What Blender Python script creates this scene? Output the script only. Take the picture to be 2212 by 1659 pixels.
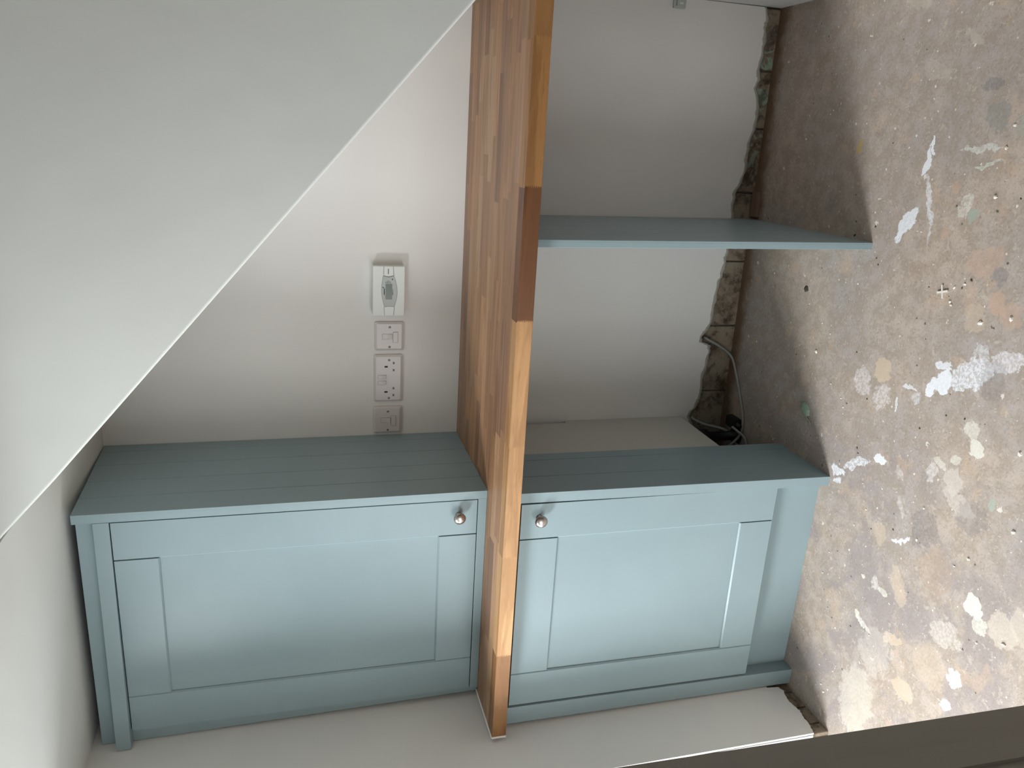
import bpy, bmesh, math, random
from mathutils import Vector, Matrix
random.seed(7)
for o in list(bpy.data.objects): bpy.data.objects.remove(o)
sc = bpy.context.scene
COL = sc.collection

# ------------------------------------------------------------------ camera
cam = bpy.data.cameras.new('camera'); co = bpy.data.objects.new('camera', cam); COL.objects.link(co)
yaw, pitch, roll = math.radians(17.9859), math.radians(15.0444), math.radians(-1.4292)
F_ = Vector((-math.sin(yaw)*math.cos(pitch), math.cos(yaw)*math.cos(pitch), -math.sin(pitch)))
R0 = Vector((math.cos(yaw), math.sin(yaw), 0)); U0 = R0.cross(F_)
R_ = math.cos(roll)*R0 + math.sin(roll)*U0; U_ = -math.sin(roll)*R0 + math.cos(roll)*U0
# the photograph is turned a quarter: image right = down, image top = right
X_, Y_, Z_ = -U_, R_, -F_
co.matrix_world = Matrix(((X_.x, Y_.x, Z_.x, 1.5123), (X_.y, Y_.y, Z_.y, -2.2359), (X_.z, Y_.z, Z_.z, 1.3921), (0, 0, 0, 1)))
cam.sensor_fit = 'HORIZONTAL'; cam.sensor_width = 36.0; cam.lens = 36.0*1676.03/2212.0
cam.clip_start = 0.02
sc.camera = co

# ------------------------------------------------------------------ world, window and fill light, exposure
w = bpy.data.worlds.new('world'); sc.world = w; w.use_nodes = True
w.node_tree.nodes['Background'].inputs[0].default_value = (0.75, 0.85, 1.0, 1)
w.node_tree.nodes['Background'].inputs[1].default_value = 0.3
sc.view_settings.view_transform = 'Standard'; sc.view_settings.look = 'None'
sc.view_settings.gamma = 1.0; sc.view_settings.use_curve_mapping = False
sc.view_settings.exposure = -0.02

def area(name, loc, target, sx, sy, power, color, spread=180):
    l = bpy.data.lights.new(name, 'AREA'); l.shape = 'RECTANGLE'; l.size = sx; l.size_y = sy
    l.energy = power; l.color = color; l.spread = math.radians(spread)
    o = bpy.data.objects.new(name, l); COL.objects.link(o); o.location = loc
    o.rotation_euler = (Vector(target)-Vector(loc)).to_track_quat('-Z', 'Y').to_euler()
    return o
# daylight in the side window of the room, plus an added fill behind the camera, no window there
DAY = (0.935, 0.975, 1.0)
area('window_daylight_high', (-0.90, -1.66, 1.95), (0.6, -1.2, 0.45), 0.6, 0.4, 27, DAY, 110)
area('window_daylight_low', (-0.90, -1.66, 0.75), (0.6, -1.3, 0.75), 0.75, 0.9, 7, DAY)
area('window_daylight_near', (-0.90, -1.15, 0.7), (0.6, -1.0, 0.7), 0.5, 0.8, 16, DAY)
area('window_daylight_far', (-0.90, -2.85, 0.38), (0.6, -1.6, 0.6), 0.95, 0.55, 10, DAY)
area('rear_fill', (-0.10, -3.55, 0.72), (0.3, -0.5, 0.66), 1.65, 1.1, 27, DAY)
# faint added fill from the far side of the room, without a window
area('side_fill', (3.1, -2.4, 1.2), (0, -1.5, 1.0), 1.2, 1.2, 0.6, DAY)

# ------------------------------------------------------------------ material helpers
def lin(c):
    return tuple(((v/255.0)/12.92 if v/255.0 <= 0.04045 else ((v/255.0+0.055)/1.055)**2.4) for v in c) + (1.0,)

class NT:
    def __init__(s, name):
        s.m = bpy.data.materials.new(name); s.m.use_nodes = True
        s.t = s.m.node_tree; s.b = s.t.nodes['Principled BSDF']
    def n(s, typ, **kw):
        nd = s.t.nodes.new(typ)
        for k, v in kw.items():
            if k in nd.inputs: nd.inputs[k].default_value = v
            else: setattr(nd, k, v)
        return nd
    def l(s, a, b): s.t.links.new(a, b)
    def math(s, op, a, b=None, c=None, clamp=False):
        nd = s.t.nodes.new('ShaderNodeMath'); nd.operation = op; nd.use_clamp = clamp
        for i, v in enumerate((a, b, c)):
            if v is None: continue
            if hasattr(v, 'is_output'): s.l(v, nd.inputs[i])
            else: nd.inputs[i].default_value = v
        return nd.outputs[0]
    def mix(s, fac, a, b, mode='MIX'):
        nd = s.t.nodes.new('ShaderNodeMix'); nd.data_type = 'RGBA'; nd.blend_type = mode
        for sock, v in ((nd.inputs[0], fac), (nd.inputs[6], a), (nd.inputs[7], b)):
            if hasattr(v, 'is_output'): s.l(v, sock)
            else: sock.default_value = v
        return nd.outputs[2]
    def ramp(s, v, a, b):
        nd = s.t.nodes.new('ShaderNodeMapRange'); nd.interpolation_type = 'SMOOTHSTEP'
        s.l(v, nd.inputs[0]); nd.inputs[1].default_value = a; nd.inputs[2].default_value = b
        return nd.outputs[0]
    def noise(s, vec, scale, detail=3.0, rough=0.55, dist=0.0):
        nd = s.t.nodes.new('ShaderNodeTexNoise'); s.l(vec, nd.inputs['Vector'])
        nd.inputs['Scale'].default_value = scale; nd.inputs['Detail'].default_value = detail
        nd.inputs['Roughness'].default_value = rough; nd.inputs['Distortion'].default_value = dist
        return nd.outputs[0]
    def bump(s, h, strength, dist):
        nd = s.t.nodes.new('ShaderNodeBump'); s.l(h, nd.inputs['Height'])
        nd.inputs['Strength'].default_value = strength; nd.inputs['Distance'].default_value = dist
        s.l(nd.outputs[0], s.b.inputs['Normal'])
    def geo(s):
        return s.t.nodes.new('ShaderNodeNewGeometry').outputs['Position']
    def obj(s):
        return s.t.nodes.new('ShaderNodeTexCoord').outputs['Object']

def plain(name, rgb, rough=0.5, metal=0.0, spec=0.5, bump=None):
    t = NT(name); t.b.inputs['Base Color'].default_value = lin(rgb)
    t.b.inputs['Roughness'].default_value = rough; t.b.inputs['Metallic'].default_value = metal
    t.b.inputs['Specular IOR Level'].default_value = spec
    p = t.geo()
    if bump: t.bump(t.noise(p, bump[0], 4), bump[1], bump[2])
    c = t.mix(t.noise(p, 9, 2), tuple(v*0.97 for v in lin(rgb)[:3])+(1,), lin(rgb))
    t.l(c, t.b.inputs['Base Color'])
    return t.m

def plaster(name, rgb):
    t = NT(name); p = t.geo()
    n1 = t.noise(p, 2.2, 3); n2 = t.noise(p, 45, 4); 
    c = t.mix(t.ramp(n1, 0.3, 0.7), lin(rgb), lin((rgb[0]-5, rgb[1]-6, rgb[2]-5)))
    # a few scuffs
    sc_ = t.ramp(t.noise(p, 7.0, 5, 0.7, 0.6), 0.70, 0.78)
    c = t.mix(t.math('MULTIPLY', sc_, 0.18), c, lin((150, 146, 140)))
    t.l(c, t.b.inputs['Base Color']); t.b.inputs['Roughness'].default_value = 0.75
    t.b.inputs['Specular IOR Level'].default_value = 0.25
    h = t.math('ADD', t.math('MULTIPLY', n1, 1.0), t.math('MULTIPLY', n2, 0.05))
    t.bump(h, 0.25, 0.02)
    return t.m

M = {}
M['wall'] = plaster('white_wall_paint', (236, 234, 230))
M['soffit'] = plaster('white_soffit_paint', (222, 225, 220))
M['bare'] = plaster('bounce_cut_brown', (150, 132, 120))  # brown made up for an unseen wall to cut its bounced light
PAINT = (143, 161, 165)
def paint(name, rgb, rough=0.34):
    t = NT(name); p = t.geo()
    c = t.mix(t.ramp(t.noise(p, 3, 4), 0.35, 0.65), lin(rgb), lin((rgb[0]-4, rgb[1]-4, rgb[2]-4)))
    t.l(c, t.b.inputs['Base Color']); t.b.inputs['Roughness'].default_value = rough
    t.b.inputs['Specular IOR Level'].default_value = 0.3
    t.bump(t.noise(p, 260, 3), 0.06, 0.002)
    return t.m
M['paint'] = paint('grey_blue_cabinet_paint', PAINT)
M['paint_edge'] = M['paint']
M['dark'] = plain('dark_gap', (20, 20, 19), 0.9)
M['melamine'] = plain('cream_white_melamine', (205, 199, 188), 0.5)
M['plastic'] = plain('white_plastic_plate', (214, 206, 203), 0.32)
M['plastic_white'] = plain('white_thermostat_plastic', (226, 229, 224), 0.38)
M['plastic_grey'] = plain('grey_thermostat_plastic', (186, 190, 187), 0.45)
M['lcd'] = plain('lcd_glass', (112, 122, 114), 0.2)
M['ink'] = plain('dark_ink', (52, 54, 55), 0.6)
M['ink_pale'] = plain('pale_ink', (120, 124, 124), 0.6)
M['steel'] = plain('steel_screw', (150, 146, 140), 0.35, 1.0)
M['nickel'] = plain('brushed_nickel', (176, 168, 162), 0.27, 1.0, bump=(300, 0.05, 0.001))
M['cable'] = plain('grey_cable_sheath', (150, 150, 144), 0.45)
M['rubber'] = plain('black_plastic', (20, 21, 23), 0.5)
M['sealant'] = plain('white_sealant', (236, 234, 230), 0.4)
M['taupe'] = plain('grey_door_paint', (158, 154, 145), 0.6, bump=(40, 0.2, 0.003))
M['frame'] = plain('white_window_frame', (230, 230, 228), 0.4)
M['crumb'] = plain('plaster_crumb', (232, 226, 214), 0.8, bump=(200, 0.5, 0.002))
M['crumb_dark'] = plain('dark_chip', (70, 62, 55), 0.8)
M['green_flake'] = plain('pale_green_paint_flake', (150, 172, 152), 0.7, bump=(120, 0.8, 0.004))
M['spacer'] = plain('white_tile_spacer', (232, 228, 220), 0.5)
M['offcut'] = plain('dusty_wood_offcut', (128, 104, 88), 0.85, bump=(60, 0.5, 0.003))
M['mortar'] = plain('old_mortar', (112, 100, 86), 0.95, bump=(90, 0.9, 0.006))
M['plaster_edge'] = plain('broken_plaster_edge', (176, 172, 162), 0.9, bump=(150, 0.9, 0.004))

def brickmat():
    t = NT('dirty_old_brick'); p = t.geo()
    n = t.noise(p, 14, 6, 0.7)
    c = t.mix(t.ramp(n, 0.30, 0.58), lin((84, 66, 50)), lin((150, 136, 118)))
    gm = t.ramp(t.noise(p, 22, 3, 0.5, 0.8), 0.56, 0.60)
    x = t.t.nodes.new('ShaderNodeSeparateXYZ'); t.l(p, x.inputs[0])
    right = t.ramp(x.outputs[0], 1.25, 1.7)
    c = t.mix(t.math('MULTIPLY', gm, right), c, lin((150, 166, 148)))
    dirt = t.ramp(t.noise(p, 33, 4), 0.52, 0.66)
    c = t.mix(t.math('MULTIPLY', dirt, 0.6), c, lin((44, 33, 24)))
    t.l(c, t.b.inputs['Base Color']); t.b.inputs['Roughness'].default_value = 0.9
    t.bump(t.noise(p, 50, 6, 0.7), 0.9, 0.006)
    return t.m
M['brick'] = brickmat()

def woodmat():
    t = NT('oiled_oak'); p = t.obj()
    oi = t.t.nodes.new('ShaderNodeObjectInfo')
    off = t.math('MULTIPLY', oi.outputs['Random'], 37.0)
    cmb = t.t.nodes.new('ShaderNodeCombineXYZ'); t.l(off, cmb.inputs[0]); t.l(off, cmb.inputs[1]); t.l(off, cmb.inputs[2])
    add = t.t.nodes.new('ShaderNodeVectorMath'); add.operation = 'ADD'; t.l(p, add.inputs[0]); t.l(cmb.outputs[0], add.inputs[1])
    mp = t.t.nodes.new('ShaderNodeMapping'); t.l(add.outputs[0], mp.inputs[0]); mp.inputs['Scale'].default_value = (5, 90, 60)
    v = mp.outputs[0]
    g1 = t.noise(v, 1.0, 5, 0.6, 0.4)
    mp2 = t.t.nodes.new('ShaderNodeMapping'); t.l(add.outputs[0], mp2.inputs[0]); mp2.inputs['Scale'].default_value = (2.2, 28, 22)
    g2 = t.noise(mp2.outputs[0], 1.0, 3, 0.5, 1.2)
    mp3 = t.t.nodes.new('ShaderNodeMapping'); t.l(add.outputs[0], mp3.inputs[0]); mp3.inputs['Scale'].default_value = (25, 420, 420)
    g3 = t.noise(mp3.outputs[0], 1.0, 2, 0.5)
    base = oi.outputs['Color']
    dk = t.mix(1.0, base, (0.60, 0.52, 0.44, 1), 'MULTIPLY')
    lt = t.mix(1.0, base, (1.16, 1.14, 1.10, 1), 'MULTIPLY')
    c = t.mix(t.ramp(g1, 0.36, 0.62), lt, base)
    c = t.mix(t.math('MULTIPLY', t.ramp(g2, 0.46, 0.62), 0.55), c, dk)
    c = t.mix(t.math('MULTIPLY', t.ramp(g3, 0.60, 0.70), 0.45), c, dk)
    t.l(c, t.b.inputs['Base Color']); t.b.inputs['Roughness'].default_value = 0.42
    t.b.inputs['Specular IOR Level'].default_value = 0.35
    t.bump(g3, 0.08, 0.001)
    return t.m
M['oak'] = woodmat()

def floormat():
    t = NT('bare_concrete_floor'); p = t.geo()
    warp = t.noise(p, 16, 4, 0.65)
    warp2 = t.noise(p, 55, 4, 0.7)
    fine = t.noise(p, 170, 4, 0.7)
    mid = t.noise(p, 24, 7, 0.72)
    big = t.noise(p, 3.2, 4, 0.55, 0.4)
    c = t.mix(t.ramp(big, 0.38, 0.62), lin((189, 174, 161)), lin((174, 164, 158)))
    c = t.mix(t.math('MULTIPLY', t.ramp(mid, 0.40, 0.58), 0.60), c, lin((157, 143, 127)))
    # lilac-grey filler areas towards the door side
    x = t.t.nodes.new('ShaderNodeSeparateXYZ'); t.l(p, x.inputs[0])
    lil = t.math('MULTIPLY', t.ramp(t.noise(p, 7.5, 5, 0.6, 0.5), 0.46, 0.60), t.ramp(x.outputs[0], 1.1, 0.55))
    c = t.mix(t.math('MULTIPLY', lil, 0.62), c, lin((150, 141, 141)))
    pk = t.ramp(t.noise(p, 9.3, 4, 0.6, 0.3), 0.60, 0.66)
    c = t.mix(t.math('MULTIPLY', pk, 0.45), c, lin((196, 170, 148)))
    wt = t.ramp(t.noise(p, 19, 6, 0.75, 0.4), 0.615, 0.68)
    wtx = t.ramp(x.outputs[0], 1.5, 0.7)
    c = t.mix(t.math('MULTIPLY', t.math('MULTIPLY', wt, wtx), 0.65), c, lin((214, 208, 200)))
    c = t.mix(t.math('MULTIPLY', t.ramp(fine, 0.52, 0.66), 0.42), c, lin((132, 118, 104)))
    c = t.mix(t.math('MULTIPLY', t.ramp(t.noise(p, 48, 6, .75, .5), 0.56, 0.64), 0.40), c, lin((212, 202, 190)))
    c = t.mix(t.math('MULTIPLY', t.ramp(t.noise(p, 66, 6, .75, .4), 0.60, 0.68), 0.45), c, lin((128, 114, 100)))
    c = t.mix(t.math('MULTIPLY', t.ramp(t.noise(p, 110, 3, 0.6), 0.62, 0.70), 0.4), c, lin((214, 206, 196)))
    # fine white specks and dark pits
    speck = t.noise(p, 210, 2, .6)
    for seed, scl, r0, col in ((0.0, 38, 0.060, (236, 232, 225)), (5.3, 30, 0.050, (74, 64, 54)), (9.1, 17, 0.055, (228, 222, 212)), (3.7, 60, .07, (224, 216, 206))):
        mp = t.t.nodes.new('ShaderNodeMapping'); t.l(p, mp.inputs[0]); mp.inputs['Location'].default_value = (seed, seed, 0)
        vo = t.t.nodes.new('ShaderNodeTexVoronoi'); t.l(mp.outputs[0], vo.inputs['Vector']); vo.inputs['Scale'].default_value = scl
        sep = t.t.nodes.new('ShaderNodeSeparateColor'); t.l(vo.outputs['Color'], sep.inputs[0])
        rr = t.math('MULTIPLY', t.ramp(sep.outputs[0], 0.55, 1.05), r0*2.0)
        d = t.math('ADD', vo.outputs['Distance'], t.math('MULTIPLY', t.math('SUBTRACT', speck, 0.5), 0.30))
        m = t.math('LESS_THAN', d, rr)
        c = t.mix(t.math('MULTIPLY', m, 0.8), c, lin(col))
    # brown glue and dirt line along the back wall
    ylim = t.math('ADD', x.outputs[1], t.math('MULTIPLY', t.math('SUBTRACT', warp, 0.5), 0.09))
    c = t.mix(t.math('MULTIPLY', t.ramp(ylim, -0.07, -0.01), 0.8), c, lin((108, 78, 50)))
    # individual splashes: x, y, rx, ry, angle, colour, strength, raggedness, dry-brush
    W = (232, 234, 238); B = (206, 186, 164); P_ = (222, 218, 206); G = (168, 180, 166); D = (118, 116, 120)
    PK = (196, 166, 146)
    S = [(1.520, -.6905, .034, .011, 0, W, 1, .35, 0), (1.556, -.6990, .022, .005, 20, W, 1, .3, 0),
         (1.435, -.722, .05, .007, 20, W, .75, .6, .45), (1.37, -.741, .035, .004, 3, W, .5, .6, .5),
         (1.383, -.670, .042, .020, -33, W, 1, .3, .15), (1.350, -.650, .018, .010, -30, W, 1, .5, .3),
         (1.046, -.874, .024, .038, 30, W, 1, .45, .1), (1.020, -.845, .012, .016, 10, W, 1, .4, 0), (1.088, -.945, .030, .062, 33, W, .85, .5, .55),
         (1.138, -1.020, .022, .040, 25, (224, 220, 222), .8, .5, .5), (1.085, -.868, .012, .02, 0, W, .9, .5, .2),
         (.712, -.600, .016, .026, 0, W, 1, .6, .35), (.760, -.662, .011, .055, 30, W, .85, .6, .55), (.806, -.742, .014, .022, 0, W, 1, .4, .1), (.684, -.606, .008, .016, 10, W, .9, .6, .4),
         (1.553, -.835, .007, .05, 4, (214, 214, 206), .8, .7, .45), (1.523, -.862, .005, .032, 17, (206, 208, 198), .8, .7, .45),
         (1.447, -.831, .024, .014, 20, (220, 216, 206), .7, .8, .6), (1.42, -.822, .02, .012, 60, (220, 216, 206), .6, .8, .6), (1.416, -.853, .017, .016, 0, G, .75, .35, 0),
         (1.25, -.968, .028, .024, 20, PK, .7, .5, .15), (1.325, -.91, .03, .05, 30, PK, .55, .8, .4), (1.205, -.92, .03, .03, 0, B, .45, .5, .2), (1.02, -.690, .034, .030, 10, B, .8, .5, 0),
         (.975, -.625, .035, .03, 0, (222, 214, 214), .7, .8, .6), (.955, -.706, .03, .028, 0, (222, 216, 214), .7, .8, .6),
         (.938, -1.004, .018, .020, 0, P_, .95, .35, .1), (.975, -.980, .025, .016, 20, P_, .7, .5, .3), (.845, -.965, .028, .030, 0, (208, 198, 188), .75, .4, .2),
         (.805, -.99, .05, .022, 70, (208, 198, 188), .75, .55, .35), (.895, -.955, .014, .018, 0, P_, .7, .5, .3), (.84, -.903, .022, .016, 0, (220, 214, 210), .7, .8, .5),
         (.606, -1.092, .024, .024, 30, P_, .9, .35, .05), (.575, -1.115, .022, .018, 0, P_, .75, .5, .3), (.596, -1.165, .04, .035, 0, (206, 194, 180), .7, .4, .2), (.64, -1.21, .04, .03, 0, (206, 194, 180), .6, .5, .2),
         (1.5479, -.4546, .012, .010, 0, (190, 168, 92), .85, .3, 0), (1.37, -.785, .016, .012, 0, PK, .5, .4, 0), (1.47, -.79, .014, .01, 60, PK, .55, .4, 0),
         (.494, -.812, .018, .010, 30, (222, 214, 208), .7, .7, .4), (.49, -.84, .010, .016, 0, P_, .7, .7, .3), (.377, -.775, .012, .012, 0, P_, .9, .5, .2), (.366, -.80, .008, .030, -12, P_, .8, .6, .3),
         (.626, -.79, .03, .022, 0, B, .55, .5, .2), (.39, -.90, .016, .034, 20, B, .8, .4, .1), (.292, -.967, .022, .030, 0, B, .75, .5, .1), (.53, -.882, .05, .02, 30, B, .6, .6, .3),
         (.70, -.92, .05, .04, 0, D, .45, .7, .4), (.79, -1.03, .035, .04, 20, D, .4, .7, .4), (1.682, -.833, .012, .03, 0, D, .5, .7, .4), (1.62, -.86, .03, .03, 0, (136, 138, 132), .5, .6, .3),
         (1.60, -.94, .022, .03, 0, G, .4, .5, .2), (1.30, -.96, .02, .018, 0, D, .4, .5, .2), (1.23, -1.0, .03, .03, 10, PK, .5, .6, .2), (1.09, -1.0, .05, .03, 10, D, .3, .6, .3),
         (1.28, -.73, .03, .025, 0, (160, 142, 124), .4, .6, .2), (.62, -.98, .06, .05, 0, (176, 152, 132), .4, .7, .3), (.50, -1.04, .03, .04, 30, (216, 208, 200), .6, .8, .5), (.42, -1.09, .022, .018, 0, W, .9, .5, .2),
         (.345, -1.085, .014, .014, 0, W, .9, .4, .1), (.40, -1.02, .05, .05, 0, B, .45, .7, .4), (.32, -.86, .07, .05, 0, (214, 206, 196), .35, .8, .3), (.15, -.83, .10, .06, 0, (214, 206, 192), .5, .6, .2),
         (.64, -.86, .005, .04, 30, W, .8, .5, .2), (.84, -1.07, .012, .012, 0, G, .8, .4, 0), (.87, -.92, .012, .016, 0, P_, .7, .5, .3), (1.14, -.96, .02, .02, 0, W, .5, .8, .6),
         (1.01, -.78, .006, .02, 0, W, .8, .6, .2), (.99, -.81, .018, .012, 0, W, .5, .8, .6), (.955, -.755, .016, .006, 0, W, .8, .6, .2), (.80, -.81, .02, .01, 40, (216, 208, 204), .6, .8, .5), (.72, -.84, .028, .01, 30, (216, 208, 204), .6, .8, .5),
         (1.88, -.56, .05, .02, 70, (206, 196, 184), .35, .7, .3), (1.72, -.66, .05, .02, 70, (206, 196, 184), .3, .7, .3), (1.78, -.75, .03, .01, 60, (208, 198, 186), .4, .7, .3)]
    def cn(scale, det):
        nd = t.t.nodes.new('ShaderNodeTexNoise'); t.l(p, nd.inputs['Vector']); nd.inputs['Scale'].default_value = scale; nd.inputs['Detail'].default_value = det
        se = t.t.nodes.new('ShaderNodeSeparateColor'); t.l(nd.outputs['Color'], se.inputs[0]); return se.outputs
    n1, n2 = cn(28, 2), cn(120, 3)
    def wp(a, k):
        return t.math('ADD', a, t.math('ADD', t.math('MULTIPLY', t.math('SUBTRACT', n1[k], .5), .034), t.math('MULTIPLY', t.math('SUBTRACT', n2[k], .5), .014)))
    sx, sy = wp(x.outputs[0], 0), wp(x.outputs[1], 1)
    wA = t.math('SUBTRACT', warp2, 0.5); wB = t.math('SUBTRACT', warp, 0.5); 
    ww = t.math('ADD', t.math('MULTIPLY', wA, 2.4), t.math('MULTIPLY', wB, 2.0))
    dry = t.noise(p, 120, 3, 0.65)
    dry_r = t.ramp(dry, 0.44, 0.56)
    for (cx, cy, rx, ry, a, col, st, rg, db) in S:
        a = math.radians(a); ca, sa = math.cos(a), math.sin(a)
        dx = t.math('SUBTRACT', sx, cx); dy = t.math('SUBTRACT', sy, cy)
        u = t.math('ADD', t.math('MULTIPLY', dx, ca/rx), t.math('MULTIPLY', dy, sa/rx))
        v = t.math('ADD', t.math('MULTIPLY', dx, -sa/ry), t.math('MULTIPLY', dy, ca/ry))
        d = t.math('SQRT', t.math('ADD', t.math('MULTIPLY', u, u), t.math('MULTIPLY', v, v)))
        d = t.math('ADD', d, t.math('MULTIPLY', ww, rg*.8))
        m = t.ramp(d, 1.06, 0.92)
        if db > 0:
            m = t.math('MULTIPLY', m, t.math('ADD', t.math('MULTIPLY', dry_r, db), 1.0-db))
        c = t.mix(t.math('MULTIPLY', m, st), c, lin(col))
    t.l(c, t.b.inputs['Base Color']); t.b.inputs['Roughness'].default_value = 0.62
    t.b.inputs['Specular IOR Level'].default_value = 0.3
    h = t.math('ADD', t.math('MULTIPLY', mid, 0.6), t.math('ADD', t.math('MULTIPLY', fine, 0.10), t.math('MULTIPLY', t.ramp(warp2, 0.62, 0.70), 0.15)))
    t.bump(h, 0.30, 0.006)
    return t.m
M['floor'] = floormat()

# ------------------------------------------------------------------ mesh helpers
def link(name, verts, faces, mat, parent=None, smooth=False, bev=0, seg=2, kind=None, mats=None):
    """one mesh object; verts in world space, origin at the middle of its box"""
    xs, ys, zs = zip(*[tuple(v) for v in verts])
    c = Vector(((min(xs)+max(xs))/2, (min(ys)+max(ys))/2, (min(zs)+max(zs))/2))
    me = bpy.data.meshes.new(name)
    me.from_pydata([tuple(Vector(v)-c) for v in verts], [], faces); me.validate()
    bm = bmesh.new(); bm.from_mesh(me)
    bmesh.ops.recalc_face_normals(bm, faces=bm.faces)
    if bev:
        bmesh.ops.bevel(bm, geom=[e for e in bm.edges if e.calc_face_angle(0) > 0.5], offset=bev, segments=seg, profile=0.5, affect='EDGES', clamp_overlap=True)
    bm.to_mesh(me); bm.free()
    if smooth:
        for p in me.polygons: p.use_smooth = True
    me.materials.append(mat)
    o = bpy.data.objects.new(name, me); COL.objects.link(o)
    o['wc'] = tuple(c)
    if parent is not None:
        pw = Vector(parent['wc']); o.parent = parent; o.location = c - pw
    else: o.location = c
    if kind: o['kind'] = kind
    return o

def empty(name, loc, label, cat, group=None):
    o = bpy.data.objects.new(name, None); COL.objects.link(o); o.location = loc; o['wc'] = tuple(loc)
    o.empty_display_size = 0.05
    tag(o, label, cat, group); return o
def tag(o, label, cat, group=None):
    o['label'] = label; o['category'] = cat
    if group: o['group'] = group
    return o

BF = [(0,1,2,3),(4,7,6,5),(0,4,5,1),(1,5,6,2),(2,6,7,3),(3,7,4,0)]
def bxv(x0, x1, y0, y1, z0, z1, f=None):
    v = [(x0,y0,z0),(x1,y0,z0),(x1,y1,z0),(x0,y1,z0),(x0,y0,z1),(x1,y0,z1),(x1,y1,z1),(x0,y1,z1)]
    return [f(*p) for p in v] if f else v
def box(name, x0, x1, y0, y1, z0, z1, mat, parent=None, bev=0, f=None, kind=None, seg=2):
    return link(name, bxv(x0,x1,y0,y1,z0,z1,f), BF, mat, parent, bev=bev, kind=kind, seg=seg)
def prism(name, poly, axis, a, b, mat, parent=None, bev=0, smooth=False, kind=None, f=None, seg=2):
    """poly of 2-D points extruded along axis 'x','y','z' from a to b"""
    def P(p, t):
        if axis == 'x': q = (t, p[0], p[1])
        elif axis == 'y': q = (p[0], t, p[1])
        else: q = (p[0], p[1], t)
        return f(*q) if f else q
    n = len(poly)
    v = [P(p, a) for p in poly] + [P(p, b) for p in poly]
    fc = [tuple(range(n)), tuple(range(2*n-1, n-1, -1))] + [(i, (i+1) % n, n+(i+1) % n, n+i) for i in range(n)]
    return link(name, v, fc, mat, parent, bev=bev, smooth=smooth, kind=kind, seg=seg)
def lathe(name, c, axis, prof, mat, parent=None, n=32):
    """prof: (distance along axis, radius); axis unit vector"""
    ax = Vector(axis).normalized(); s = ax.orthogonal().normalized(); t = ax.cross(s)
    v = []; f = []
    for d, r in prof:
        for k in range(n):
            a = 2*math.pi*k/n
            v.append(Vector(c)+ax*d+(s*math.cos(a)+t*math.sin(a))*max(r, 1e-5))
    for i in range(len(prof)-1):
        for k in range(n):
            f.append((i*n+k, i*n+(k+1) % n, (i+1)*n+(k+1) % n, (i+1)*n+k))
    f.append(tuple(range(n))); f.append(tuple(range((len(prof)-1)*n, len(prof)*n)))
    return link(name, v, f, mat, parent, smooth=True)
def tube(name, pts, r, mat, parent=None, n=10, sub=6):
    P = [Vector(p) for p in pts]; path = []
    for i in range(len(P)-1):
        p0 = P[max(i-1, 0)]; p1 = P[i]; p2 = P[i+1]; p3 = P[min(i+2, len(P)-1)]
        for k in range(sub):
            u = k/sub
            path.append(0.5*((2*p1)+(-p0+p2)*u+(2*p0-5*p1+4*p2-p3)*u*u+(-p0+3*p1-3*p2+p3)*u**3))
    path.append(P[-1]); v = []; f = []
    up = Vector((0.1, 0.2, 1)).normalized()
    for i, q in enumerate(path):
        d = (path[min(i+1, len(path)-1)]-path[max(i-1, 0)]).normalized()
        s = d.cross(up).normalized() if abs(d.dot(up)) < .98 else d.orthogonal().normalized()
        t2 = d.cross(s)
        for k in range(n):
            a = 2*math.pi*k/n; v.append(q+(s*math.cos(a)+t2*math.sin(a))*r)
    for i in range(len(path)-1):
        for k in range(n): f.append((i*n+k, i*n+(k+1) % n, (i+1)*n+(k+1) % n, (i+1)*n+k))
    f.append(tuple(range(n))); f.append(tuple(range((len(path)-1)*n, len(path)*n)))
    return link(name, v, f, mat, parent, smooth=True)
def rrect(x0, x1, z0, z1, r, n=5):
    p = []
    for cx, cz, a0 in ((x1-r, z1-r, 0), (x0+r, z1-r, 90), (x0+r, z0+r, 180), (x1-r, z0+r, 270)):
        for k in range(n+1):
            a = math.radians(a0+90*k/n); p.append((cx+r*math.cos(a), cz+r*math.sin(a)))
    return p

# ------------------------------------------------------------------ setting
ZC = 1.9366                         # underside of the landing over the recess
SL = (1.8521-1.0847)/(0.8548-1.744) # slope of the stair soffit
def soff(x): return 1.8521+SL*(x-0.8548)
XS = 0.8548+(ZC-1.8521)/SL          # where the slope meets the flat soffit
XL, XR, YF = -0.95, 3.2, -3.6
XRW = 1.930                         # right side of the recess
floor = box('floor', XL-.2, XR+.2, YF-.2, 0.3, -0.12, 0.0, M['floor'], kind='structure')

def ragged(pts, amp, n):
    out = []
    for (a, za), (b, zb) in zip(pts, pts[1:]):
        for k in range(n):
            u = k/n; out.append((a+(b-a)*u+random.uniform(-amp, amp)*.5, za+(zb-za)*u+random.uniform(-amp, amp)))
    out.append(pts[-1]); return out

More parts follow.
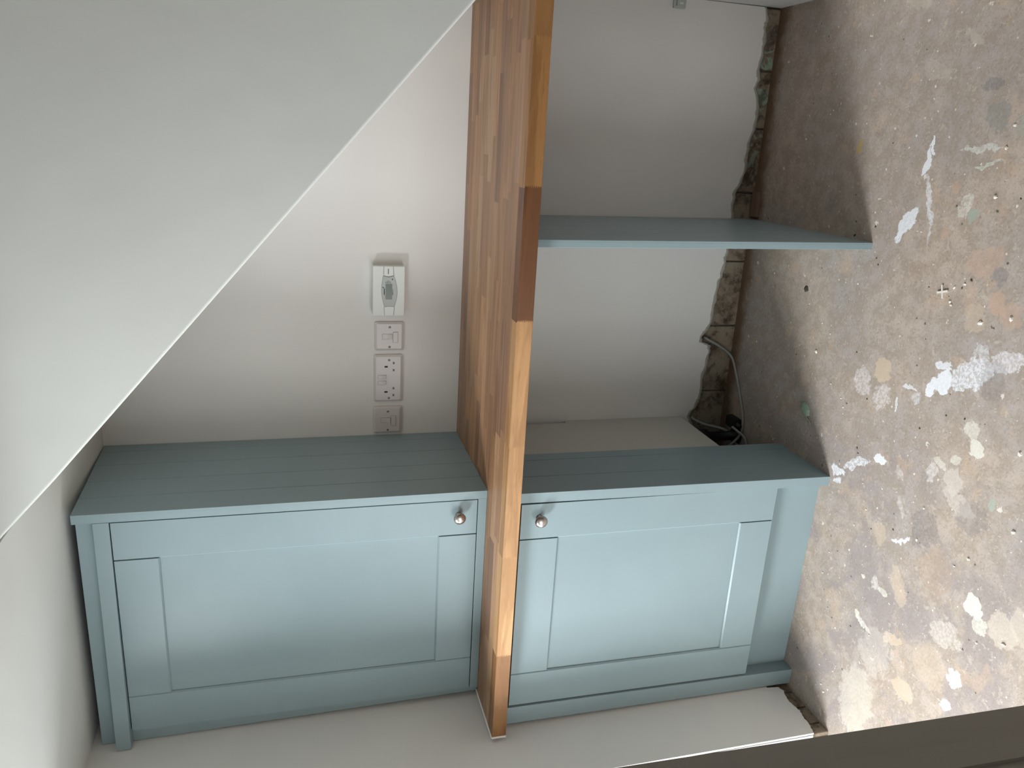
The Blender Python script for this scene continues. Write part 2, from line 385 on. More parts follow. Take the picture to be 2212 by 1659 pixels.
# back wall: plaster skin with a broken lower edge, old brick behind it
rb = [(1.9296,.0547),(1.8997,.0417),(1.8743,.0451),(1.8303,.0421),(1.7982,.0443),(1.7593,.0486),(1.7339,.0411),(1.707,.0507),(1.6489,.0297),(1.5951,.0317),(1.5604,.0452),(1.5056,.0457),(1.4779,.0444),(1.4284,.0574),(1.3926,.0712),(1.3499,.0726),(1.3213,.0697),(1.2119,.069),(1.1896,.0722),(1.1448,.0753),(1.1145,.0857),(1.0536,.0882),(.9919,.0925),(.955,.1035),(.937,.122),(.915,.118),(.905,.088),(.8816,.0847),(.8336,.0897),(.7852,.0982),(.7195,.0974),(.6949,.1061),(.675,.122),(.655,.130),(.637,.122),(.62,.1096),(.30,.10),(-.02,.08)]
rag = ragged(rb, .0022, 4)
poly = [(-.02, ZC), (XRW, ZC)] + rag
poly = [(-.03, ZC+.02), (XRW, ZC+.02)] + rag
wb = prism('wall_back', poly, 'y', 0.0, 0.007, M['wall'], kind='structure')
box('mortar_bed', -.05, XRW+.05, 0.016, 0.10, -.05, ZC+.05, M['mortar'], wb)
joints = [1.93, 1.7552, 1.5895, 1.3968, 1.182, .9697, .742, .53, .31, .09, -.05]
for a, b in zip(joints[1:], joints):
    dy = random.uniform(-.002, .003); h = random.uniform(.128, .135)
    def jit(x, y, z): return (x+random.uniform(-.002, .002), y+random.uniform(-.0015, .0015), z+random.uniform(-.002, .002))
    box('brick', a+.003, b-.003, 0.0095+dy, 0.06, -.01, h, M['brick'], wb, bev=.003, f=jit)
# ledge of torn plaster lip just above the break
lip = [(x, z+.0005) for x, z in rag if x > .6]
lipv = []; lipf = []
for i, (x, z) in enumerate(lip):
    hgt = .006+.006*abs(math.sin(x*37)+math.sin(x*91))*.5
    lipv += [(x, .0075, z-.002), (x, .0005, z-.0035-.002*math.sin(x*120)), (x, -.0012, z+hgt*.35), (x, .0003, z+hgt)]
for i in range(len(lip)-1):
    for k in range(3): lipf.append((i*4+k, i*4+k+1, i*4+4+k+1, i*4+4+k))
link('plaster_lip', lipv, lipf, M['plaster_edge'], wb, smooth=True)

# left wall with its outer corner, leaning a little towards the top
def lw(x, y, z): return (x-(max(0, z-.93)*.024 if x > -.5 else 0), y, z)
YE = -0.7696
rl = [(-.5, .08), (-.575, .0758), (-.5795, .0401), (-.597, .0357), (-.6317, .0462), (-.656, .0439), (-.6826, .0374), (-.7006, .0436), (-.7287, .0434), (-.7515, .0489), (-.7671, .0525), (YE-.0, .0525)]
ragl = [(0.02, .08)] + ragged(rl, .0018, 4)
polyl = [(YE, ZC+.02), (0.02, ZC+.02)] + ragl
wl = prism('wall_left', polyl, 'x', -.008, 0.0, M['wall'], kind='structure', f=lw)
box('wall_core', -.90, -.014, YE+.004, -.0, .135, ZC+.05, M['wall'], wl, f=lambda x, y, z: (x-(max(0, z-.93)*.024 if x > -.5 else 0), y, z))
# the return of the left wall that faces the room, rounded at the corner
rc = [( -.95, YE+.02), (-.95, YE), (-.006, YE), (-.0025, YE+.001), (-.0005, YE+.004), (0, YE+.008), (-.004, YE+.02)]
prism('wall_return', rc, 'z', .0525, ZC+.02, M['wall'], wl, f=lambda x, y, z: lw(x, y, z))
prism('wall_return_foot', [(-.95, YE+.02), (-.95, YE), (-.03, YE), (-.022, YE+.004), (-.024, YE+.02)], 'z', 0, .0525, M['wall'], wl)
yj = [0.0, -.10, -.31, -.52, -.595, -.66, -.725, YE+.003]
for a, b in zip(yj, yj[1:]):
    def jit(x, y, z): return (x+random.uniform(-.0015, .0015), y+random.uniform(-.001, .001), z+random.uniform(-.002, .002))
    box('brick', -.07, -.009, b+.003, a-.003, -.01, .13, M['brick'], wl, bev=.003, f=jit)
box('mortar_bed', -.07, -.015, YE+.006, 0, 0, .134, M['mortar'], wl)

# landing soffit over the left half, stair solid over the right half
box('ceiling', XL, XS, -1.05, 0.03, ZC, 2.5, M['soffit'], kind='structure')
fp = [(XS+.0005, ZC)]
fp = [(XS, 2.5), (XS, ZC+.004), (XS+.008, ZC-.002)]
for k in range(1, 12): 
    xx = XS+.012+(XRW-.012-XS-.012)*k/11.0; fp.append((xx, soff(xx)))
fp += [(2.94, soff(2.94)), (2.99, 0.0), (XR, 0.0), (XR, 2.5)]
st = prism('stair_side', fp, 'y', YE-.001, 0.03, M['soffit'], kind='structure')
st.name = 'wall_front_of_stair'
bm = bmesh.new(); bm.from_mesh(st.data)
eds = [e for e in bm.edges if all(abs(v.co.y - min(w_.co.y for w_ in bm.verts)) < 1e-5 for v in e.verts) and all((v.co.z+st.location.z) < ZC+.01 and (v.co.z+st.location.z) > .02 for v in e.verts)]
bmesh.ops.bevel(bm, geom=eds, offset=.005, segments=4, profile=.5, affect='EDGES')
bm.to_mesh(st.data); bm.free()
for p in st.data.polygons: p.use_smooth = False
# right side of the recess
prism('wall_right', [(XRW+.002, 0), (2.985, 0), (2.93, soff(2.93)-.002), (XRW-.005, soff(XRW)-.004), (XRW-.004, .93)], 'y', YE+.002, 0.006, M['wall'], kind='structure')

# the rest of the room, out of frame
T = .1
box('wall_front', 1.75, XR, YF-T, YF, 0, 2.5, M['wall'], kind='structure')
box('wall_rear', XL, 1.75, YF-T, YF, 0, 2.5, M['wall'], kind='structure')
box('wall_far_right', XR, XR+T, YF-T, 0.03, 0, 2.5, M['bare'], kind='structure')  # unseen wall, darkened to weaken the bounce
box('ceiling_room', XL-T, XR+T, YF-T, -.7, 2.45, 2.6, M['soffit'], kind='structure')
wy0, wy1, wz0, wz1 = -3.40, -.88, .12, 2.18
ws = link('wall_window_side', *(lambda L: (sum([b for b in L], []), [tuple(i+8*k for i in fc) for k in range(len(L)) for fc in BF]))([
    bxv(XL-T, XL, YF, wy0, 0, 2.5), bxv(XL-T, XL, wy1, YE+.02, 0, 2.5), bxv(XL-T, XL, wy0, wy1, 0, wz0), bxv(XL-T, XL, wy0, wy1, wz1, 2.5)]), M['wall'], kind='structure')
fr = box('window_1', XL-.07, XL-.02, wy0, wy0+.05, wz0, wz1, M['frame'], kind='structure')
box('frame', XL-.07, XL-.02, wy1-.05, wy1, wz0, wz1, M['frame'], fr)
box('frame', XL-.07, XL-.02, wy0+.05, wy1-.05, wz0, wz0+.05, M['frame'], fr)
box('frame', XL-.07, XL-.02, wy0+.05, wy1-.05, wz1-.05, wz1, M['frame'], fr)

# open door leaf at the left of the camera
XD = .9
def lean(x, y, z): return (x, y+(z-.56)*.0125-.0025, z)
door = box('door_1', XD-.044, XD, -2.40, -1.722, .01, 1.99, M['taupe'], kind='structure', f=lean)
prism('door_edge', [(XD-.040, -1.722), (XD+.004, -1.722), (XD+.004, -1.690), (XD, -1.687), (XD, -1.6496), (XD-.003, -1.6466), (XD-.040, -1.6466)], 'z', .01, 1.99, M['taupe'], door, f=lean)
box('door_post', XD-.05, XD+.02, -2.47, -2.402, 0, 2.45, M['taupe'], door)
lathe('handle', (XD, -2.22, 1.0), (1, 0, 0), [(0, .012), (.03, .012), (.034, .024), (.05, .026), (.058, .015)], M['nickel'], door)

# ------------------------------------------------------------------ oak worktop
ZT, TW, DW = .9319, .0379, .6159
wt = empty('worktop', (.96, -.3, ZT-TW), 'thick oiled oak worktop of glued staves running across the whole recess', 'worktop')
XE = 1.918
def zig(z, n=8, d=.008):
    u = (z-(ZT-TW))/TW*n; return d*(1-abs((u % 1.0)*2-1))-d/2
def stave_front(x0, x1, y0, y1, zl, zr):
    """stave with finger-jointed ends (front row)"""
    zs = [ZT-TW+.0008+(TW-.0016)*k/16 for k in range(17)]
    ring = [(y0+.0010, ZT-TW)] + [(y0, z) for z in zs] + [(y0+.0012, ZT)] + [(y1, ZT)] + [(y1, z) for z in reversed(zs)] + [(y1, ZT-TW)]
    n = len(ring); v = []
    for x, zz in ((x0, zl), (x1, zr)):
        for (y, z) in ring: v.append((x+(zig(z) if zz else 0), y, z))
    f = [(i, (i+1) % n, n+(i+1) % n, n+i) for i in range(n)]
    # caps as strips front-to-back so the fingers stay crisp
    for o_, in ((0,), (n,)):
        f.append((o_, o_+1, o_+n-2, o_+n-1))
        for k in range(1, 17): f.append((o_+k, o_+k+1, o_+n-2-k, o_+n-1-k))
        f.append((o_+17, o_+18, o_+19, o_+20))
    return link('stave', v, f, M['oak'], wt)
OAK = [(162,124,94),(148,112,84),(168,131,100),(156,118,88),(142,107,82),(174,140,110),(164,125,92),(152,119,94),(170,134,102),(158,119,86),(138,106,86)]
def oakcol(rgb): return lin(rgb)
def setc(o, rgb): o.color = oakcol(rgb)
# front row, colours read from the photograph
fx = [0.0, .2547, .5392, .8309, 1.1322, 1.4233, 1.7157, XE]
fc = [(140,100,62),(194,152,106),(184,142,98),(178,136,92),(104,68,42),(150,108,66),(136,98,60)]
RW = (DW)/14.0
for i, (a, b) in enumerate(zip(fx, fx[1:])):
    o = stave_front(a, b, -DW, -DW+RW, i > 0, i < len(fx)-2); setc(o, fc[i])
proto = None
for r in range(1, 14):
    y0 = -DW+r*RW
    x = -random.uniform(.02, .27)
    while x < XE:
        a = max(x, 0.0); b = min(x+.291, XE)
        col = random.choice(OAK); k = random.uniform(.92, 1.08)
        if b-a > .02:
            full = abs(b-a-.291) < 1e-6
            if full and proto is not None:
                o = proto.copy(); COL.objects.link(o); o.location = Vector(((a+b)/2, y0+RW/2, ZT-TW/2))-Vector(wt['wc'])
            else:
                o = box('stave', a, b, y0, y0+RW, ZT-TW, ZT-.00001, M['oak'], wt)
                if full: proto = o
            setc(o, tuple(v*k for v in col))
        else:
            pass
        x += .291
# thin bead of sealant where the worktop meets the left wall
sb = link('sealant_bead', [(0,-.40,ZT),(0.0025,-.40,ZT),(0,-.40,ZT+.003),(0,-DW-.002,ZT),(0.0025,-DW-.002,ZT),(0,-DW-.002,ZT+.003),
     (0,-DW-.0035,ZT-TW),(0.003,-DW,ZT-TW),(0.003,-DW,ZT),(0,-DW-.0035,ZT)],
     [(0,1,2),(3,5,4),(0,3,4,1),(1,4,5,2),(2,5,3,0),(6,7,8,9)], M['sealant'], wt)

# ------------------------------------------------------------------ cabinets
def chamf_v(name, x0, x1, yf, th, z0, z1, inner, parent, ch=.0035):
    """vertical stile, chamfered on its inner front edge; yf = front plane"""
    if inner == 'left': p = [(x0, yf+th), (x0, yf+ch*1.1), (x0+ch, yf), (x1, yf), (x1, yf+th)]
    else: p = [(x0, yf+th), (x0, yf), (x1-ch, yf), (x1, yf+ch*1.1), (x1, yf+th)]
    return prism(name, p, 'z', z0, z1, M['paint'], parent)
def chamf_h(name, x0, x1, yf, th, z0, z1, inner, parent, ch=.0035):
    if inner == 'up': p = [(yf+th, z0), (yf, z0), (yf, z1-ch), (yf+ch*1.1, z1), (yf+th, z1)]
    else: p = [(yf+th, z0), (yf+ch*1.1, z0), (yf, z0+ch), (yf, z1), (yf+th, z1)]
    return prism(name, p, 'x', x0, x1, M['paint'], parent)
def shaker(parent, x0, x1, xi0, xi1, z0, z1, zi0, zi1, yf, kx, kz):
    d = box('door', x0+.002, x1-.002, yf+.0065, yf+.020, z0+.002, z1-.002, M['paint'], parent)
    chamf_v('stile', x0, xi0, yf, .0069, z0, z1, 'right', d)
    chamf_v('stile', xi1, x1, yf, .0069, z0, z1, 'left', d)
    g = .0006
    chamf_h('rail', xi0+g, xi1-g, yf, .0069, zi1, z1, 'down', d)
    chamf_h('rail', xi0+g, xi1-g, yf, .0069, z0, zi0, 'up', d)
    k = lathe('knob', (kx, yf, kz), (0, -1, 0), [(0, .0085), (.0015, .0085), (.003, .0062), (.010, .0052), (.0135, .0075), (.0165, .0135), (.0195, .0158), (.0225, .0160), (.0255, .0142), (.0278, .0105), (.0292, .006), (.0297, .0015)], M['nickel'], d)
    k['label'] = 'round brushed nickel knob'
    return d
def boards(name, parent, xf, th, edges, z0, z1, f=None):
    """tongue-and-groove boards facing +x; edges = y positions from the wall forward"""
    xi = xf-th
    core = box(name, xi, xf-.006, edges[-1], edges[0], z0, z1, M['paint'], parent, f=f)
    for a, b in zip(edges, edges[1:]):
        c = .0022
        p = [(xf-.0062, b), (xf-.0062, a), (xf-.0004-c, a), (xf, a-c), (xf, b+c), (xf-.0004-c, b)]
        if b == edges[-1]: p = [(xf-.0062, b), (xf-.0062, a), (xf-.0004-c, a), (xf, a-c), (xf, b+.0006), (xf-.0006, b)]
        q = prism('board', p, 'z', z0, z1, M['paint'], core, f=f)
    return core

# upper cabinet on the worktop
uc = empty('wall_cabinet', (.32, -.22, ZT), 'tall grey-blue panelled cupboard standing on the oak worktop, up to the ceiling', 'cupboard')
XA, D1 = .6351, .4333
ftop = lambda x, y, z: (x, y, z if z < 1.5 else (1.9345 + (y*-1.0)*(-.0175/.4333)))
boards('side_panel', uc, XA, .0231, [-.0005, -.0509, -.1434, -.2459, -.342, -D1], ZT+.0004, 1.92, ftop)
box('carcass', .022, .611, -.405, -.001, ZT+.0004, 1.845, M['dark'], uc)
shaker(uc, .0195, .6095, .1235, .5095, .9578, 1.8358, 1.0585, 1.7360, -D1, .5690, 1.0077)
box('bottom_rail', .0175, .612, -D1, -.41, ZT+.0004, .9553, M['paint'], uc, bev=.0008)
link('top_rail', bxv(-.0215, .612, -.44, -.41, 1.8385, 1.8735, lambda x, y, z: (x, y if y > -.42 else (-.452 if x < 0 else -.4345), z)), BF, M['paint'], uc, bev=.0012)
box('top_filler', -.022, .6119, -.4205, -.405, 1.8376, 1.9125, M['paint'], uc, bev=.001)
link('scribe_filler', bxv(-.021, .0192, -.421, -.405, ZT+.0004, 1.838, lambda x, y, z: (x if x > 0 else -.0005-max(0, z-.93)*.0235, y, z)), BF, M['paint'], uc)

# base cabinet
bc = empty('base_cabinet', (.34, -.3, 0), 'grey-blue panelled base cupboard under the left end of the oak worktop', 'cupboard')
ZU = ZT-TW-.0004
def sh(x, y, z):
    k = 1-min(1, max(0, z/.88)); return (x-.002*k, y*(1+.018*k), z)
boards('side_panel', bc, .685, .0268, [-.3210, -.3655, -.4700, -.566], 0.0, ZU, sh)
# white carcass side, with a notch for pipes at its top rear corner and raised off the floor
prism('carcass', [(-.5, .163), (-.001, .163), (-.001, .572), (-.004, .5745), (-.008, .5765), (-.0185, .578), (-.0201, .583), (-.0201, ZU), (-.5, ZU)], 'x', .646, .6568, M['melamine'], bc)
box('carcass_floor', .064, .6458, -.53, -.02, .163, .181, M['melamine'], bc)
box('carcass_side', .046, .0635, -.53, -.02, .163, ZU, M['melamine'], bc)
box('carcass_back', .064, .6458, -.0405, -.0325, .1815, ZU, M['melamine'], bc)
shaker(bc, .0556, .6546, .1560, .5560, .1541, .8765, .2535, .7735, -.568, .6160, .8300)
lp = link('plinth', bxv(.02, .6555, -.53, -.515, 0, .16, lambda x, y, z: (x, (y-.0105) if x > .3 else y, z)), BF, M['paint'], bc)
box('top_rail', .0536, .657, -.5475, -.53, .878, ZU, M['dark'], bc)
link('corner_post', bxv(.0265, .0530, -.5741, -.516, 0.0, ZU), BF, M['paint'], bc, bev=.0007)
link('scribe_filler', bxv(-.0000, .0262, -.5732, -.55, 0.0, ZU, lambda x, y, z: (x+(.004 if x < .01 and z < .05 else .0003 if x < .01 else 0), y, z)), BF, M['paint'], bc, bev=.0005)
for lx, ly in ((.62, -.10), (.12, -.10), (.62, -.46), (.12, -.46)):
    lathe('leg', (lx, ly, 0), (0, 0, 1), [(0, .030), (.008, .031), (.014, .022), (.020, .016), (.11, .016), (.115, .026), (.1625, .028)], M['rubber'], bc, n=20)

# free standing support panel under the worktop
def sd(x, y, z):
    k = 1-min(1, max(0, z/.88)); return (x+.0133*k, y, z)
sp = empty('support_panel', (1.31, -.28, 0), 'narrow grey-blue upright panel holding up the middle of the oak worktop', 'panel')
def boards2():
    xf = 1.3071; e = [-.0035, -.075, -.172, -.269, -.366, -.463, -.5659]
    core = box('panel', xf-.018, xf-.005, e[-1], e[0], 0, ZU, M['paint'], sp, f=sd, bev=.0006)
    for a, b in zip(e, e[1:]):
        c = .0014
        p = [(xf-.0052, b), (xf-.0052, a), (xf-c, a), (xf, a-c), (xf, b+c), (xf-c, b)]
        prism('board', p, 'z', 0, ZU, M['paint'], core, f=sd)
boards2()

# ------------------------------------------------------------------ electrical plates and thermostat
def plate_mesh(name, x0, x1, z0, z1, parent, d=.009):
    lo = rrect(x0, x1, z0, z1, .006); md = rrect(x0, x1, z0, z1, .006); hi = rrect(x0+.006, x1-.006, z0+.008, z1-.006, .004)
    n = len(lo); v = [(x, 0, z) for x, z in lo]+[(x, -.005, z) for x, z in md]+[(x, -d, z) for x, z in hi]
    f = [(k*n+i, k*n+(i+1) % n, (k+1)*n+(i+1) % n, (k+1)*n+i) for k in (0, 1) for i in range(n)]+[tuple(range(n)), tuple(range(2*n, 3*n))]
    o = link(name, v, f, M['plastic'], parent, bev=0); return o
def screw(parent, x, z, y=-.009):
    s = lathe('screw', (x, y+.0005, z), (0, -1, 0), [(0, .0036), (.0008, .0036), (.0012, .0028)], M['steel'], parent, n=16)
    box('screw_slot', x-.0006, x+.0006, y-.0010, y-.0005, z-.0026, z+.0026, M['ink'], s)
    return s
def rocker(parent, x0, x1, z0, z1, y=-.009, red=False):
    v = [(x0, y+.001, z0), (x1, y+.001, z0), (x1, y+.001, z1), (x0, y+.001, z1), (x0, y-.0030, z0), (x1, y-.0030, z0), (x1, y-.0004, z1), (x0, y-.0004, z1), (x0, y-.0010, (z0+z1)/2), (x1, y-.0010, (z0+z1)/2)]
    f = [(0, 1, 2, 3), (4, 8, 9, 5), (8, 7, 6, 9), (0, 4, 5, 1), (1, 5, 9, 6, 2), (2, 6, 7, 3), (3, 7, 8, 4, 0)]
    box('rocker_surround', x0-.0007, x1+.0007, y-.0002, y+.0008, z0-.0007, z1+.0007, M['ink_pale'], parent)
    return link('rocker', v, f, M['plastic'], parent)
# double socket
XSK, ZSK = .7432, 1.1031
ds = empty('double_socket', (XSK+.073, 0, ZSK), 'white twin wall socket with two rocker switches, in the middle of the row', 'socket')
pl = plate_mesh('plate', XSK, XSK+.146, ZSK, ZSK+.086, ds)
for xr in (.068, .0863):
    rocker(ds, XSK+.146-xr-.0058, XSK+.146-xr+.0058, ZSK+.086-.036, ZSK+.086-.012)
for a, z, w2, h2 in ((.0363, .0355, .0026, .0048), (.115, .0355, .0026, .0048), (.025, .0577, .0034, .0028), (.047, .0577, .0034, .0028), (.1037, .0577, .0034, .0028), (.1255, .0577, .0034, .0028)):
    X = XSK+.146-a; Z = ZSK+.086-z
    box('pin_hole', X-w2, X+w2, -.0093, -.0085, Z-h2, Z+h2, M['ink'] if z < .05 else M['ink_pale'], ds)
screw(ds, XSK+.146-.016, ZSK+.042); screw(ds, XSK+.012, ZSK+.042)
# fused spurs
def spur(x0, z0, label):
    s = empty('fused_switch', (x0+.043, 0, z0), label, 'switch', None)
    plate_mesh('plate', x0, x0+.086, z0, z0+.086, s)
    rocker(s, x0+.086-.051, x0+.086-.036, z0+.086-.050, z0+.086-.022)
    h = box('fuse_holder', x0+.086-.061, x0+.086-.030, -.0108, -.0085, z0+.086-.067, z0+.086-.053, M['plastic'], s, bev=.0006)
    box('fuse_holder_gap', x0+.086-.0617, x0+.086-.0293, -.0092, -.0085, z0+.086-.0677, z0+.086-.0523, M['ink_pale'], s)
    screw(s, x0+.086-.0154, z0+.043); screw(s, x0+.011, z0+.043)
    return s
s1 = spur(.9024, 1.1012, 'white fused wall switch between the twin socket and the thermostat')
def copy_tree(o, parent=None):
    c = o.copy(); COL.objects.link(c); c.parent = parent
    for ch in o.children: copy_tree(ch, c)
    return c
s2 = copy_tree(s1); s2.location = (.6416+.043, 0, 1.1044)
s2['label'] = 'white fused wall switch beside the tall cupboard, left end of the row'

# thermostat
tx = lambda py: 1.1555-(py-370)/1100*.143
tz = lambda px: 1.1950-(px-260)/710*.090
th = empty('thermostat', (1.084, 0, 1.105), 'white wall thermostat with a small grey screen, right end of the row', 'thermostat')
YB = -.030
body = prism('body', rrect(1.0125, 1.1555, 1.105, 1.195, .003), 'y', -.0005, YB, M['plastic_white'], th, bev=.0012)
# waisted grey fascia
fas = []
for k in range(13):
    u = k/12; py = 590+(1265-590)*u; fas.append((tx(py), tz(485-50*math.sin(math.pi*u)+ (30*u))))
for k in range(13):
    u = 1-k/12; py = 590+(1265-590)*u; fas.append((tx(py), tz(728+70*math.sin(math.pi*u)**1.0+(12*u))))
fo = prism('fascia', fas, 'y', YB+.0005, YB-.0006, M['plastic_grey'], th)
def outline(pts, wd, m, name='seam'):
    v = []; f = []
    for i, (px, py) in enumerate(pts):
        a = Vector(pts[max(i-1, 0)]); b = Vector(pts[min(i+1, len(pts)-1)]); d = (b-a).normalized(); nrm = Vector((-d.y, d.x))*wd
        for s_ in (-1, 1):
            for yy in (YB+.0003, YB-.0009): v.append((tx(py+nrm.y*s_), yy, tz(px+nrm.x*s_)))
    for i in range(len(pts)-1):
        a = i*4; b = a+4
        f += [(a, a+1, b+1, b), (a+1, a+3, b+3, b+1), (a+3, a+2, b+2, b+3), (a+2, a, b, b+2)]
    f += [(0, 2, 3, 1), (len(v)-4, len(v)-3, len(v)-1, len(v)-2)]
    return link(name, v, f, m, th)
S_ = lambda n, g: [g(k/n) for k in range(n+1)]
outline(S_(10, lambda u: (488+235*u, 575+28*math.sin(math.pi*u))), 4, M['ink'])
outline(S_(14, lambda u: (485-50*math.sin(math.pi*u)+30*u, 590+675*u)), 2.6, M['ink_pale'])
outline(S_(14, lambda u: (728+70*math.sin(math.pi*u)+12*u, 590+675*u)), 3, M['ink_pale'])
outline(S_(8, lambda u: (515+225*u, 1272-14*math.sin(math.pi*u))), 3, M['ink_pale'])
outline([(500, 376), (492, 552)], 4, M['ink_pale']); outline([(708, 376), (724, 575)], 4, M['ink_pale'])
outline([(508, 1275), (524, 1462)], 3, M['ink_pale']); outline([(742, 1275), (726, 1462)], 4, M['ink_pale'])
scr = box('screen', tx(1103), tx(757), YB-.0009, YB, tz(688), tz(541), M['lcd'], th)
def mark(px0, px1, py0, py1, m):
    box('mark', tx(py1), tx(py0), YB-.0011, YB-.0002, tz(px1), tz(px0), M[m], th)
mark(590, 608, 428, 540, 'ink_pale'); mark(505, 523, 866, 1000, 'ink'); mark(692, 712, 950, 1000, 'ink_pale'); mark(692, 708, 878, 895, 'ink_pale'); mark(692, 708, 905, 940, 'ink_pale')
mark(683, 703, 640, 672, 'ink')
link('leaf_mark', [(tx(825), YB-.0011, tz(462)), (tx(832), YB-.0011, tz(500)), (tx(860), YB-.0011, tz(508)), (tx(848), YB-.0011, tz(484)), (tx(838), YB-.0003, tz(490))], [(0, 1, 2, 3), (0, 1, 4), (1, 2, 4), (2, 3, 4), (3, 0, 4)], M['ink'], th)
for i, px in enumerate((545, 575, 605, 642)): mark(px-5, px+5, 706+(6 if i == 0 else 0), 742, 'ink')
for px in (578, 600, 615): mark(px-5, px+5, 684, 700, 'ink_pale')

# small outlet low on the back wall at the right
ot = empty('outlet_plate', (1.913, 0, .313), 'small grey outlet plate low on the back wall in the right corner', 'socket')
prism('plate', rrect(1.8995, 1.9235, .3135, .3525, .003), 'y', -.0002, -.006, M['plastic_grey'], ot, bev=.0012)
box('slot', 1.9105, 1.9155, -.0066, -.0055, .3225, .3335, M['plastic_white'], ot)
for k in range(3): box('embossed_mark', 1.906+.005*k, 1.909+.005*k, -.0064, -.0055, .341, .345, M['ink_pale'], ot)

# ------------------------------------------------------------------ cables and bits on the floor
c1 = tube('cable', [(.931, .006, .108), (.925, -.006, .100), (.905, -.010, .060), (.8685, -.014, .010), (.8143, -.052, .0045), (.762, -.087, .0045), (.700, -.123, .0045), (.662, -.132, .0045), (.629, -.128, .008), (.598, -.122, .03), (.57, -.11, .05)], .0042, M['cable'])
tag(c1, 'long thin grey cable looping out of the wall along the floor to the cupboard', 'cable')
c2 = tube('cable', [(.652, .004, .118), (.645, -.004, .112), (.633, -.020, .082), (.628, -.035, .05), (.625, -.055, .025), (.618, -.082, .012), (.606, -.105, .010), (.59, -.13, .01)], .0048, M['cable'])
tag(c2, 'short grey cable dropping from a hole in the wall behind the white cabinet side', 'cable')
c3 = tube('cable', [(.655, -.112, .030), (.648, -.135, .022), (.635, -.160, .010), (.610, -.172, .006), (.57, -.17, .006)], .0042, M['cable'])
tag(c3, 'short curled grey cable end on the floor against the cupboard end panel', 'cable')
conn = empty('cable_connector', (.662, -.085, 0), 'black cable connector lying on the floor by the end panel', 'connector')
prism('body', rrect(.645, .682, .001, .028, .006), 'y', -.118, -.062, M['rubber'], conn, bev=.003)
lathe('grommet', (.663, -.118, .0145), (0, -1, 0), [(0, .010), (.004, .010), (.006, .007), (.016, .006)], M['rubber'], conn, n=16)

tsp = empty('tile_spacer', (1.245, -.8198, 0), 'small white cross-shaped tile spacer lying on the bare floor', 'tile spacer')
a = math.radians(18); 
def cross(x, y): return (1.245+x*math.cos(a)-y*math.sin(a), -.8198+x*math.sin(a)+y*math.cos(a))
L_, W_ = .0150, .0019
cp = [(-W_, L_), (W_, L_), (W_, W_), (L_, W_), (L_, -W_), (W_, -W_), (W_, -L_), (-W_, -L_), (-W_, -W_), (-L_, -W_), (-L_, W_), (-W_, W_)]
prism('cross', [cross(x, y) for x, y in cp], 'z', .0002, .0042, M['spacer'], tsp)

def blob(name, x, y, r, h, mat, n=7, seed=0, stretch=1.0, ang=0):
    rd = random.Random(seed); v = []; 
    for lv, (zz, k) in enumerate(((0.0, 1.0), (h*.55, .92), (h, .5))):
        for i in range(n):
            aa = 2*math.pi*i/n; rr = r*k*rd.uniform(.65, 1.25)
            px, py = rr*math.cos(aa)*stretch, rr*math.sin(aa)
            v.append((x+px*math.cos(ang)-py*math.sin(ang), y+px*math.sin(ang)+py*math.cos(ang), zz+.0001+rd.uniform(0, h*.15)*(lv > 0)))
    f = [(k*n+i, k*n+(i+1) % n, (k+1)*n+(i+1) % n, (k+1)*n+i) for k in (0, 1) for i in range(n)]+[tuple(range(n)), tuple(range(2*n, 3*n))]
    return link(name, v, f, mat)
gf = blob('paint_flake', .826, -.4215, .017, .006, M['green_flake'], 9, 3, 1.3, .8); tag(gf, 'crumpled pale green flake of old paint on the floor near the base cupboard', 'debris')
tl = tube('fibre', [(.818, -.432, .003), (.806, -.441, .005), (.800, -.452, .003), (.790, -.458, .0015)], .0012, M['green_flake'], gf, n=6, sub=3)
dc = blob('dark_chip', 1.157, -.3345, .0085, .005, M['crumb_dark'], 6, 5, 1.2, .4); tag(dc, 'dark chip on the floor in the light left of the support panel', 'debris')
of = link('wood_offcut', bxv(1.328, 1.4035, -.040, -.006, .0, .011, lambda x, y, z: (x, y+(x-1.328)*.13-(.004 if x > 1.4 and y < -.02 else 0), z+.0002)), BF, M['offcut'], bev=.0012)
tag(of, 'flat dusty wood offcut on the floor against the back wall, right of the support panel', 'offcut')
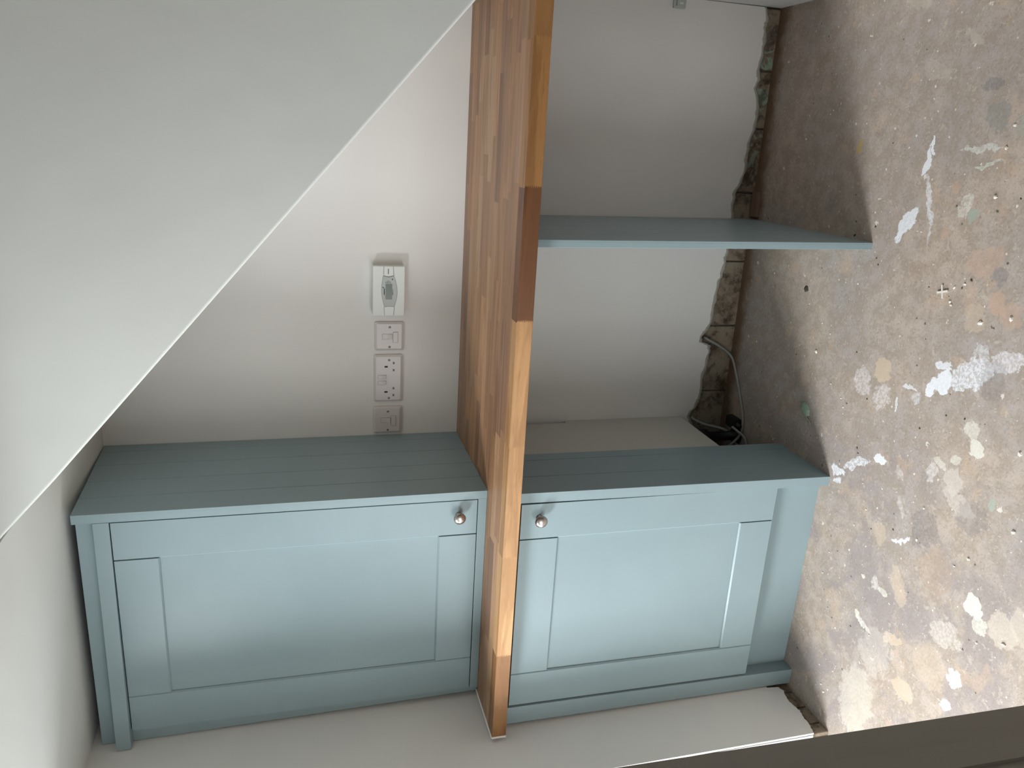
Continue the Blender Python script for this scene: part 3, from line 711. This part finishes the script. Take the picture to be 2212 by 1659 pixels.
# crumbs scattered over the floor: (x, y, radius, dark)
cr = [(1.2275,-.8445,.0042),(1.221,-.8495,.0038),(1.2595,-.848,.0032),(1.272,-.873,.0040),(1.200,-.9357,.0062),(1.226,-1.007,.0055),(1.459,-.9,.0055),(.998,-.4265,.0055),(.905,-.56,.003),
      (.8095,-1.134,.006),(.9697,-1.1022,.0055),(.5732,-1.1783,.005),(1.5555,-.898,.005),(1.60,-.905,.004),(.75,-.905,.003),(.70,-1.05,.0045),(.665,-1.02,.003),(.6675,-.905,.0035),(.535,-1.12,.004),
      (.352,-.83,.0028),(.66,-.73,.0026),(.72,-.70,.0026),(.60,-.70,.0024),(.56,-.64,.0022),(.48,-.63,.0024),(.41,-.62,.0028),(.885,-.575,.0026),(.93,-.51,.003),(1.06,-.47,.0026),
      (1.08,-.43,.0024),(1.12,-.36,.0024),(1.175,-.17,.003),(.95,-.13,.0022),(1.63,-.31,.0022),(1.64,-.32,.002),(1.565,-.22,.0032),(1.35,-.16,.002),(.15,-.68,.0026),(.10,-.70,.003),(.085,-.715,.0035),(.19,-.74,.0022),(.26,-.82,.0024)]
CL = {0: 'white crumb just left of the tile spacer, nearer one of a pair', 1: 'white crumb left of the tile spacer, farther one of a pair',
      2: 'white crumb just in front of the tile spacer, on its right', 4: 'lone white pea-sized crumb on the floor in front of the large white paint splash',
      7: 'pale round crumb on the shaded floor halfway between cupboard and support panel', 6: 'white crumb beside the chalky strokes at the right of the floor'}
for i, (x, y, r) in enumerate(cr):
    o = blob('plaster_crumb', x, y, r*.8, r*.7, M['crumb'], 6, 20+i, 1.0+.5*((i*7) % 3)/2, i*1.3)
    if i in CL: tag(o, CL[i], 'debris')
    else: tag(o, 'tiny white crumb of plaster lying on the bare floor', 'debris', 'plaster crumbs scattered on the floor')
dk = [(1.262,-.868,.0030),(1.283,-.888,.0042),(1.247,-.776,.0022),(1.238,-.838,.0020),(.80,-.655,.0035),(.788,-.662,.0030),(1.285,-.59,.0028),(1.27,-.60,.003),(.925,-.84,.003),(.98,-.905,.0028),(.99,-.955,.0032),(.935,-.655,.0028),(1.04,-.585,.0028),
      (1.33,-.495,.0042),(1.36,-.565,.0035),(.655,-.83,.003),(.62,-.76,.0026),(1.17,-.76,.0024),(1.13,-.80,.002),(.31,-.69,.0022),(.50,-.66,.0022),(.74,-.60,.002),(1.46,-.96,.0026),(1.56,-.57,.0022)]
for i, (x, y, r) in enumerate(dk):
    o = blob('dark_grit', x, y, r*.62, r*.5, M['crumb_dark'], 5, 80+i, 1.6, i*.9)
    tag(o, 'tiny dark wood splinter or grit lying on the bare floor', 'debris', 'dark grit scattered on the floor')

for o in bpy.data.objects:
    if 'wc' in o: del o['wc']
